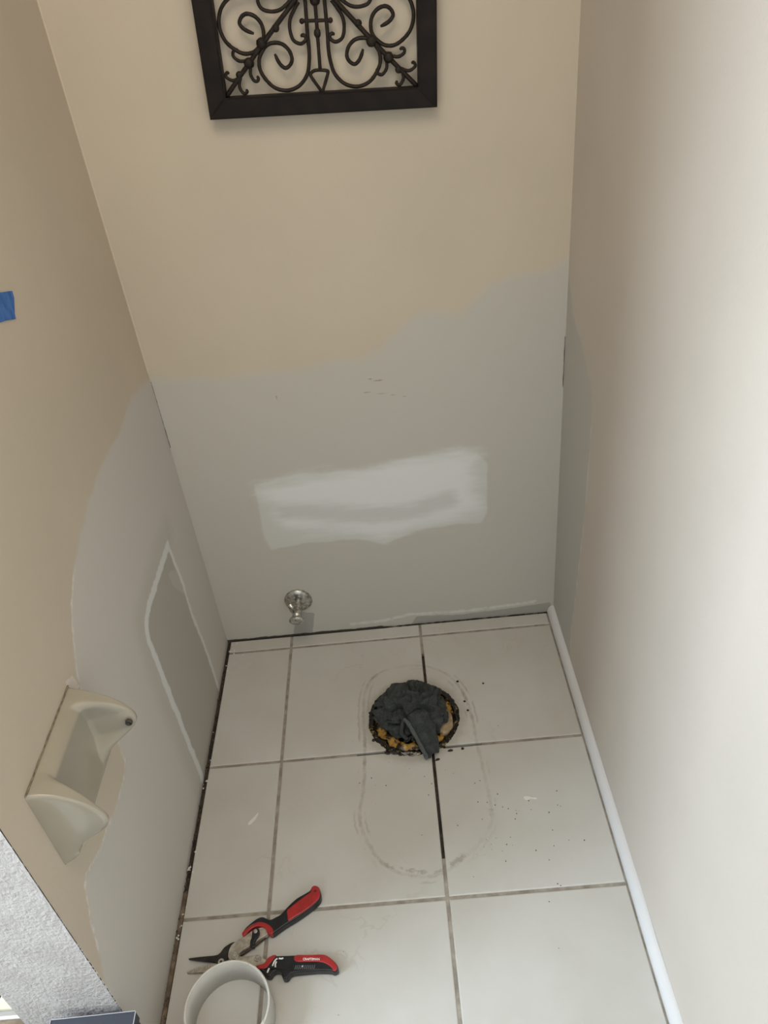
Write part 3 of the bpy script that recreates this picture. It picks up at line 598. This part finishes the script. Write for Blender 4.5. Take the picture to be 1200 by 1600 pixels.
def disc(name,c,r,z0,z1,m,parent=sn,nn=20,hexa=False):
    bm=bmesh.new(); lathe(bm,[(r,z0),(r,z1-.0008),(r-.0008,z1)],6 if hexa else nn,Matrix.Translation((c[0]-SC0[0],c[1]-SC0[1],0))); return link(name,bm_mesh(name,bm),m,parent)
for o in (part('blade',SN_UPPER_BLADE,.0050,.0105,.0012,m_blade,dens=3),): pass
lb=part('blade',SN_LOWER_BLADE,.0012,.0072,.0010,m_steel,dens=3)
bm=bmesh.new()
for k in range(9):                                       # serrations along the pale jaw
    t=k/8; x=.047+.026*t; y=-.1*0-.8098+.0052*t
    box(bm,x-.0008-SC0[0],x+.0008-SC0[0],y-.0035-SC0[1],y+.0035-SC0[1],.007,.0078)
link('serration',bm_mesh('serration',bm),m_bolt,lb)
us_=part('shank',SN_UPPER_SHANK,.0060,.0150,.0012,m_steel,dens=3); ls_=part('shank',SN_LOWER_SHANK,.0050,.0130,.0012,m_steel,dens=3)
part('return_spring',SN_ROD,.0040,.0090,.0018,plain('brown_spring',(.055,.032,.022),.4,.4,120,.3),dens=3)
ug=part('grip',SN_UPPER_GRIP,.0020,.0185,.0034,m_blk); part('grip_inlay',SN_UPPER_RED,.0060,.0200,.0030,m_red,ug); part('grip_collar',SN_UPPER_COLLAR,.0060,.0192,.0022,m_red,ug)
lg=part('grip',SN_LOWER_GRIP,.0020,.0185,.0034,m_blk); part('grip_inlay',SN_LOWER_RED,.0060,.0200,.0025,m_red,lg); part('grip_collar',SN_LOWER_COLLAR,.0060,.0192,.0020,m_red,lg)
part('thumb_pad',SN_LUG,.0100,.0195,.0010,m_blk,lg)
bm=bmesh.new()
a0=np.array(SN_LUG[0]);a1=np.array(SN_LUG[2])
for k in range(11):
    c=np.array((.228,-.8245))+np.array((.0325,-.002))*k/10
    tube(bm,[(c[0]-.0006-SC0[0],c[1]-.0032-SC0[1],.0197),(c[0]+.0012-SC0[0],c[1]+.0032-SC0[1],.0197)],.00055,6)
link('tread',bm_mesh('tread',bm),plain('worn_rubber',(.16,.17,.18),.6),lg)
disc('bolt',SN_BOLT_A[0],.0056,.009,.0130,m_bolt); disc('bolt',SN_BOLT_B[0],.0066,.012,.0175,m_bolt); disc('bolt',SN_BOLT_C[0],.0055,.011,.0150,m_bolt)
disc('nut',SN_BOLT_A[0],.0024,.012,.0138,m_blade,hexa=True); disc('nut',SN_BOLT_B[0],.0040,.016,.0190,m_steel,hexa=True); disc('nut',SN_BOLT_C[0],.0034,.014,.0163,m_steel,hexa=True)
lt=part('latch',SN_LATCH,.0120,.0205,.0016,m_blk,dens=4); disc('latch_button',SN_BTN[0],.0036,.019,.0222,m_bolt,lt)
disc('hang_hole',SN_HOLE[0],.0030,.0185,.0203,plain('dark_red_recess',(.10,.006,.006),.6),ug)
# splashes of wet filler on the lower grip
for P in ([(.1880,-.8190,.0188),(.1900,-.8140,.0192),(.1925,-.8100,.0194),(.1960,-.8075,.0194)],[(.1935,-.8215,.0190),(.1930,-.8170,.0194),(.1945,-.8125,.0194)],[(.1800,-.8290,.0180),(.1815,-.8245,.0188),(.1830,-.8225,.0188)],[(.1985,-.8075,.0194),(.2035,-.8085,.0194),(.2060,-.8072,.0194)],[(.2400,-.8235,.0199),(.2412,-.8240,.0199)]):
    bm=bmesh.new(); tube(bm,[Vector(q)-Vector(SC0) for q in catmull(P,4)],.0014,7)
    link('filler_splash',bm_mesh('filler_splash',bm,True),m_plst,lg)
tc=bpy.data.curves.new('lettering','FONT'); tc.body='CRAFTSMAN'; tc.size=.0062; tc.extrude=.00025; tc.align_y='CENTER'; tc.space_character=.92; tc.offset=.00012
to=bpy.data.objects.new('t',tc); COL.objects.link(to); dg=bpy.context.evaluated_depsgraph_get(); tm=bpy.data.meshes.new_from_object(to.evaluated_get(dg)); bpy.data.objects.remove(to)
tm.name='lettering'; xs=[v.co.x for v in tm.vertices]; wd=max(xs)-min(xs)
A_=Vector(SN_TEXT[0]);B_=Vector(SN_TEXT2[0]); th=math.atan2(B_.y-A_.y,B_.x-A_.x); s=(B_-A_).length/wd
tm.transform(Matrix.Translation((A_.x-SC0[0],A_.y-SC0[1],.0201))@Matrix.Rotation(th,4,'Z')@Matrix.Diagonal((s,s*1.0,1,1)))
tm.materials.clear(); link('lettering',tm,plain('white_print',(.8,.78,.76),.5),lg)['label']='white lettering on the lower red grip'

# ------------------------------------------------------------------ white plastic ring
rc=(.1272,-.8925)
pr=thing('pipe_ring','white plastic pipe ring standing open on the tile in front of the snips','pipe ring',(rc[0],rc[1],0))
bm=bmesh.new(); lathe(bm,[(.0640,.0003),(.0690,.0003),(.0690,.054),(.0698,.0575),(.0696,.0600),(.0682,.0605),(.0672,.0595),(.0660,.0570),(.0655,.0560)],96,closed=True)
n=N('used_white_plastic'); p=n.objpos(); sp=n.ramp(n.noise(p,260,3,.6),.66,.72); zone=n.ramp(n.noise(p,22,3),.52,.66)
c=n.mix(n.ramp(n.noise(p,25,3),.3,.7),(.60,.575,.53),(.68,.66,.62)); n.col(n.mix(n.math('MULTIPLY',n.math('MULTIPLY',sp,zone),.7),c,(.25,.22,.19))); n.rough(.45); m_pvc=n.m
link('band',bm_mesh('band',bm,True),m_pvc,pr)
bm=bmesh.new(); tube(bm,[(.0672*math.cos(a),.0672*math.sin(a),.0603+.0004*math.sin(a*7)) for a in np.linspace(.6,5.9,70)],.0014,8)
link('rim_lip',bm_mesh('rim_lip',bm,True),m_pvc,pr)

# ------------------------------------------------------------------ toilet-paper holder on the left wall
tp=thing('paper_holder','beige ceramic toilet paper holder without roller on the left wall','paper holder',(0,-.79,.478))
y0,y1,zb,zt=-.880,-.704,.476,.624
ys=np.unique(np.concatenate([np.linspace(y0,y0+.05,34),np.linspace(y0+.05,y1-.05,14),np.linspace(y1-.05,y1,34)])); zs=np.linspace(zb,zt,56)
armz=catmull([(0,.004),(.08,.016),(.17,.026),(.26,.036),(.34,.052),(.42,.068),(.50,.078),(.57,.0805),(.64,.0785),(.74,.070),(.84,.056),(.93,.036),(.98,.018),(1,.004)],6)
def arm(t): return float(np.interp(t,armz[:,0],armz[:,1]))
def sst(x): x=min(1,max(0,x)); return x*x*(3-2*x)
V=[];
for y in ys:
    for z in zs:
        t=(z-zb)/(zt-zb); e=min(y-y0,y1-y)
        plate=.024*min(1,(min(t,1-t)*(zt-zb)/.014))**.5 *(1-.22*math.sin(math.pi*t))
        am=arm(t); prot=max(0,am-plate)
        wth=.010+.016*(1-min(1,prot/.055))               # the arm is thin at its tip and flares into the plate
        out=sst(e/.006)**.6
        inn=1-sst((e-wth)/.016)
        V.append((max(.0004,(plate+(am-plate)*inn*1.0 if am>plate else plate)*out) if 0<t<1 and e>0 else 0.0003,y,z))
nzs=len(zs); F=[]
for i in range(len(ys)-1):
    for j in range(nzs-1):
        a=i*nzs+j; F.append((a,a+nzs,a+nzs+1,a+1))
me=mesh('holder_body',V,F,True)
n=N('beige_ceramic'); p=n.objpos(); n.col(n.mix(n.ramp(n.noise(p,12,3),.3,.7),(.335,.305,.245),(.37,.335,.27))); n.rough(.22); n.b.inputs['Coat Weight'].default_value=.3; m_cer=n.m
local(link('holder_body',me,m_cer),tp)
for yy,dr in ((y1-.0180,-1),(y0+.0120,1)):
    M=Matrix.Translation((.0715,yy,.5585))@Matrix.Rotation(math.pi/2*(1 if dr<0 else -1),4,'X')
    bm=bmesh.new(); lathe(bm,[(.0001,-.004),(.0034,-.004),(.0036,.0006),(.0046,.0016),(.0050,.0002),(.0050,-.003)],20,M)
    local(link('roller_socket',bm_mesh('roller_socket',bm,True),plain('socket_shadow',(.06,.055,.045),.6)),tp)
# ragged caulk line at the back edge
bm=bmesh.new(); P=[(.0012,y,zt+.0012+.0012*nz(y*50,6)) for y in np.linspace(y0,y1,30)]
tube(bm,P,[.0008+.0007*abs(nz(i*.7,1)) for i in range(len(P))],6); local(link('caulk_line',bm_mesh('caulk_line',bm,True),plain('old_caulk',(.22,.17,.12),.8,0,150,.4)),tp)

# ------------------------------------------------------------------ shut-off valve on the back wall
sv=thing('shutoff_valve','chrome water shutoff valve with round wall plate low on the back wall','valve',(.2035,0,.117))
n=N('worn_chrome'); p=n.objpos(); n.b.inputs['Metallic'].default_value=.9; n.col(n.mix(n.ramp(n.noise(p,110,4,.6),.35,.68),(.30,.285,.25),(.62,.61,.58))); n.rough(n.ramp(n.noise(p,60,3),.3,.7,.16,.42)); m_chr=n.m
RX=Matrix.Rotation(math.pi/2,4,'X')                      # local z -> -y, out of the wall
bm=bmesh.new(); lathe(bm,[(.0345,.0002),(.0345,.0022),(.032,.0052),(.026,.0080),(.016,.0098),(.011,.0100)],48,RX); link('wall_plate',bm_mesh('wall_plate',bm,True),m_chr,sv)
bm=bmesh.new(); lathe(bm,[(.0085,.008),(.0085,.024),(.0125,.0245),(.0125,.034)],6,RX); link('compression_nut',bm_mesh('compression_nut',bm),m_chr,sv)
bm=bmesh.new(); lathe(bm,[(.0105,.033),(.0115,.036),(.0115,.056),(.0095,.060),(.0060,.062),(.0060,.068)],24,RX); link('valve_body',bm_mesh('valve_body',bm,True),m_chr,sv)
M=Matrix.Translation((-.006,-.046,.004))@Matrix.Rotation(-.25,4,'Y')
bm=bmesh.new(); lathe(bm,[(.0075,0),(.0085,.006),(.0085,.020),(.0078,.0215),(.0060,.0215),(.0058,.008),(.0001,.008)],24,M); ot=link('outlet',bm_mesh('outlet',bm,True),m_chr,sv)
bm=bmesh.new(); lathe(bm,[(.0057,.0085),(.0057,.0100),(.0001,.0100)],20,M); link('bore',bm_mesh('bore',bm),plain('dark_bore',(.01,.01,.01),.8),ot)
bm=bmesh.new(); lathe(bm,[(.0001,.0665),(.008,.0665),(.0125,.0675),(.0145,.0700),(.0145,.0740),(.0125,.0768),(.006,.0778),(.0001,.0780)],32,RX)
for v in bm.verts: v.co.x*=1.28; v.co.z*=.86
hd=link('oval_handle',bm_mesh('oval_handle',bm,True),m_chr,sv)

# ------------------------------------------------------------------ painter's tape
P=LF_TAPE; P=[(-.60,1.128),(-.55,1.122)]+P+[(-.55,1.087),(-.60,1.100)]
bm=bmesh.new(); nx=len(P); vs=[bm.verts.new((.0010+.0006*abs(nz(y*60,z*60)),y,z)) for y,z in P]; f_=bm.faces.new(vs); bmesh.ops.triangulate(bm,faces=[f_])
bmesh.ops.recalc_face_normals(bm,faces=bm.faces)
r=bmesh.ops.extrude_face_region(bm,geom=list(bm.faces))
for v in [g for g in r['geom'] if isinstance(g,bmesh.types.BMVert)]: v.co.x=.0003
n=N('blue_tape'); p=n.pos(); n.col(n.mix(n.ramp(n.noise(n.scalev(p,(1,2.2,.6)),55,3),.35,.65),(.018,.105,.36),(.045,.165,.47))); n.rough(.6); n.bump(n.noise(p,260,3),.4,.001)
tag(link('painters_tape',bm_mesh('painters_tape',bm),n.m),'torn strip of blue painter\'s tape on the left wall','tape')

# ------------------------------------------------------------------ scroll-work wall plaque
PA=math.radians(-2.76)
pq=thing('wall_plaque','square dark wooden frame with black wrought iron scrollwork hung on the back wall','wall art',(.428,0,1.3842),(0,-PA,0))
m_frame=plain('dark_walnut_frame',(.010,.006,.0045),.6,0,35,.35,.15,150,spec=.22); m_iron=plain('bronzed_iron',(.014,.009,.006),.6,.0,120,.4,.5,300,spec=.3)
HW=.1876; MW=.0308; D0=-.002; D1=-.026
def rail(k):
    bm=bmesh.new(); R=Matrix.Rotation(k*math.pi/2,4,'Y')
    o=[(-HW,-HW),(HW,-HW),(HW-MW,-HW+MW),(-HW+MW,-HW+MW)]
    a=[bm.verts.new(R@Vector((x,D0,z))) for x,z in o]; b=[bm.verts.new(R@Vector((x,D1,z))) for x,z in o]
    bm.faces.new(a); bm.faces.new(b[::-1])
    for i in range(4): bm.faces.new((a[i],b[i],b[(i+1)%4],a[(i+1)%4]))
    bmesh.ops.recalc_face_normals(bm,faces=bm.faces)
    es=[e for e in bm.edges if all(v in b for v in e.verts)]; bmesh.ops.bevel(bm,geom=es,offset=.0022,segments=2,affect='EDGES')
    return link('frame_rail',bm_mesh('frame_rail',bm),m_frame,pq)
for k in range(4): rail(k)
IY=-.015
def p3(P,mir=False): return [Vector((-x if mir else x,IY,z)) for x,z in P]
def swap(P): return [(z,x) for x,z in P]                # mirror about the diagonal of the lower left quarter
def iron(name,P,r,parent,k=0,mir=False,n_=6,taper=True):
    bm=bmesh.new(); Q=catmull(P,n_); L=len(Q)
    tube(bm,p3(Q,mir),[r*(1+.12*nz(i*.6,3))*(1 if not taper else min(1,.45+.1*(L-i))) for i in range(L)],8)
    bm.transform(Matrix.Rotation(k*math.pi/2,4,'Y')); return link(name,bm_mesh(name,bm,True),m_iron,parent)
def knob(name,c,r,parent,k=0,sq=1.0):
    bm=bmesh.new(); bmesh.ops.create_icosphere(bm,subdivisions=2,radius=r)
    for v in bm.verts: v.co=Vector((v.co.x*(1+.12*nz(v.co.x*300,v.co.z*300)),v.co.y*.8+IY,v.co.z*sq*(1+.12*nz(v.co.z*300,5))))+Vector((c[0],0,c[1]))
    bm.transform(Matrix.Rotation(k*math.pi/2,4,'Y')); return link(name,bm_mesh(name,bm,True),m_iron,parent)
AR_DIAG=[(-.158,-.157),(-.0895,-.0865),(-.012,-.012)]
spir=[(-.0150,-.004)]+AR_SPIRAL
for k in range(4):
    db=iron('diagonal_bar',AR_DIAG,.0037,pq,k,taper=False)
    for c,r in zip(AR_KNOTS,(.0062,.0092,.0088,.0058)): knob('collar',((c[0]+c[1])/2-.001,(c[0]+c[1])/2-.001) if 0 else (c[0],c[1]+.001),r,db,k)
    for P in (AR_CURL_A,AR_CURL_B,AR_CURL_C,swap(AR_CURL_B)): iron('curl',P,.0026,db,k)
    iron('scroll',spir,.0030,pq,k); iron('scroll',swap(spir),.0030,pq,k)
    iron('hook',AR_SHOOK,.0028,pq,k); iron('hook',swap(AR_SHOOK),.0028,pq,k)
    cr=iron('centre_rod',[(0,-.012),(0,-.06),(-.0005,-.125)],.0028,pq,k,taper=False)
    knob('bead',(0,-.0745),.0058,cr,k,1.25)
    iron('cross_bar',[(-.0225,-.0575),(0,-.0578),(.0215,-.0585)],.0026,cr,k,taper=False); knob('bead',(-.0228,-.0575),.0042,cr,k); knob('bead',(.0218,-.0585),.0042,cr,k)
    iron('spade',AR_SPADE+AR_SPADE[:1],.0026,cr,k,taper=False)
knob('boss',(0,0),.019,pq)
knob('boss',(0,-.031),.0085,pq); knob('boss',(0,.031),.0085,pq); knob('boss',(-.031,0),.0085,pq); knob('boss',(.031,0),.0085,pq)

# ------------------------------------------------------------------ things at the lower left edge
bx=thing('dark_box','dark slate blue lidded box with pale edges at the end of the left partition','box',(-.0285,-1.045,0),(0,0,math.radians(1.5)))
m_bx=plain('slate_blue_board',(.030,.034,.048),.5,0,8,.12,.1); m_ed=plain('pale_edge',(.40,.40,.43),.5)
link('body',boxmesh('body',-.060,.060,-.093,.093,.0002,.186,bev=.002),plain('slate_blue_side',(.03,.034,.046),.5),bx)
link('lid',boxmesh('lid',-.0618,.0618,-.095,.095,.176,.2,bev=.0015),m_bx,bx)
bm=bmesh.new()
for a in ((-.0622,.0622,.0946,.0954,.1985,.2006),(-.0622,.0622,-.0956,-.0938,.1985,.2010),(.0615,.0624,-.0954,.0954,.1985,.2006),(-.0624,-.0615,-.0956,.0956,.1985,.2010)): box(bm,*a)
link('edging',bm_mesh('edging',bm),m_ed,bx)
pk=thing('wooden_plank','weathered brown plank with pale edge on the floor behind the left partition','plank',(-.40,-.935,0))
link('board',boxmesh('board',-.215,.212,-.065,.064,.0002,.020,bev=.002),plain('weathered_wood',(.24,.185,.13),.7,0,25,.35,.3),pk)
link('edge_strip',boxmesh('edge_strip',-.215,.212,.0645,.0700,.0002,.0215,bev=.001),plain('pale_strip',(.72,.68,.64),.6),pk)
mt=thing('floor_mat','cream mat printed with black rings on the floor behind the left partition','mat',(-.42,-.66,0))
link('cloth',boxmesh('cloth',-.235,.232,-.19,.25,.0002,.010,bev=.004),plain('cream_cloth',(.74,.69,.54),.9,0,22,.10,.5,200),mt)
bm=bmesh.new(); c0=(-.303+.42,-.828+.66)
lathe(bm,[(.0150,.0099),(.0150,.0106),(.0172,.0106),(.0172,.0099)],40,Matrix.Translation((c0[0],c0[1],0)),closed=True)
lathe(bm,[(.0062,.0099),(.0062,.0106)],20,Matrix.Translation((c0[0],c0[1],0)))
link('ring_print',bm_mesh('ring_print',bm),plain('black_print',(.015,.015,.015),.7),mt)

# ------------------------------------------------------------------ chips and grit on the tiles
def chip(P,label):
    bm=bmesh.new(); P=catmull(P,3,True); c=P.mean(0); puff(bm,P-c,.0002,.0011,.0003); o=link('paint_chip',bm_mesh('paint_chip',bm),plain('chip_white',(.68,.65,.60),.7)); o.location=(c[0],c[1],.0002); tag(o,label,'paint chip')
chip(FL_CHIP,'pale flake of paint lying on the tile near the left wall')
chip([(.672,-.525),(.680,-.524),(.688,-.5275),(.697,-.529),(.696,-.533),(.684,-.531),(.675,-.533)],'white crumbly flake of filler on the tile right of the drain')
bm=bmesh.new()
for x,y in FL_GRIT+[(random.uniform(.56,.72),random.uniform(-.66,-.50)) for _ in range(22)]+[(random.gauss(.46,.12),random.gauss(-.42,.06)) for _ in range(16)]:
    if math.hypot(x-HC[0],y-HC[1])<.11: continue
    if min(abs(x-q) for q in VX)<.006: continue
    s=random.uniform(.0006,.0015); crumb(bm,x,y,s*.25+.0003,s,.4)
tag(link('floor_grit',bm_mesh('floor_grit',bm),plain('dark_grit',(.05,.04,.03),.8)),'scattered specks of dark grit on the floor tiles','grit',None,'stuff')
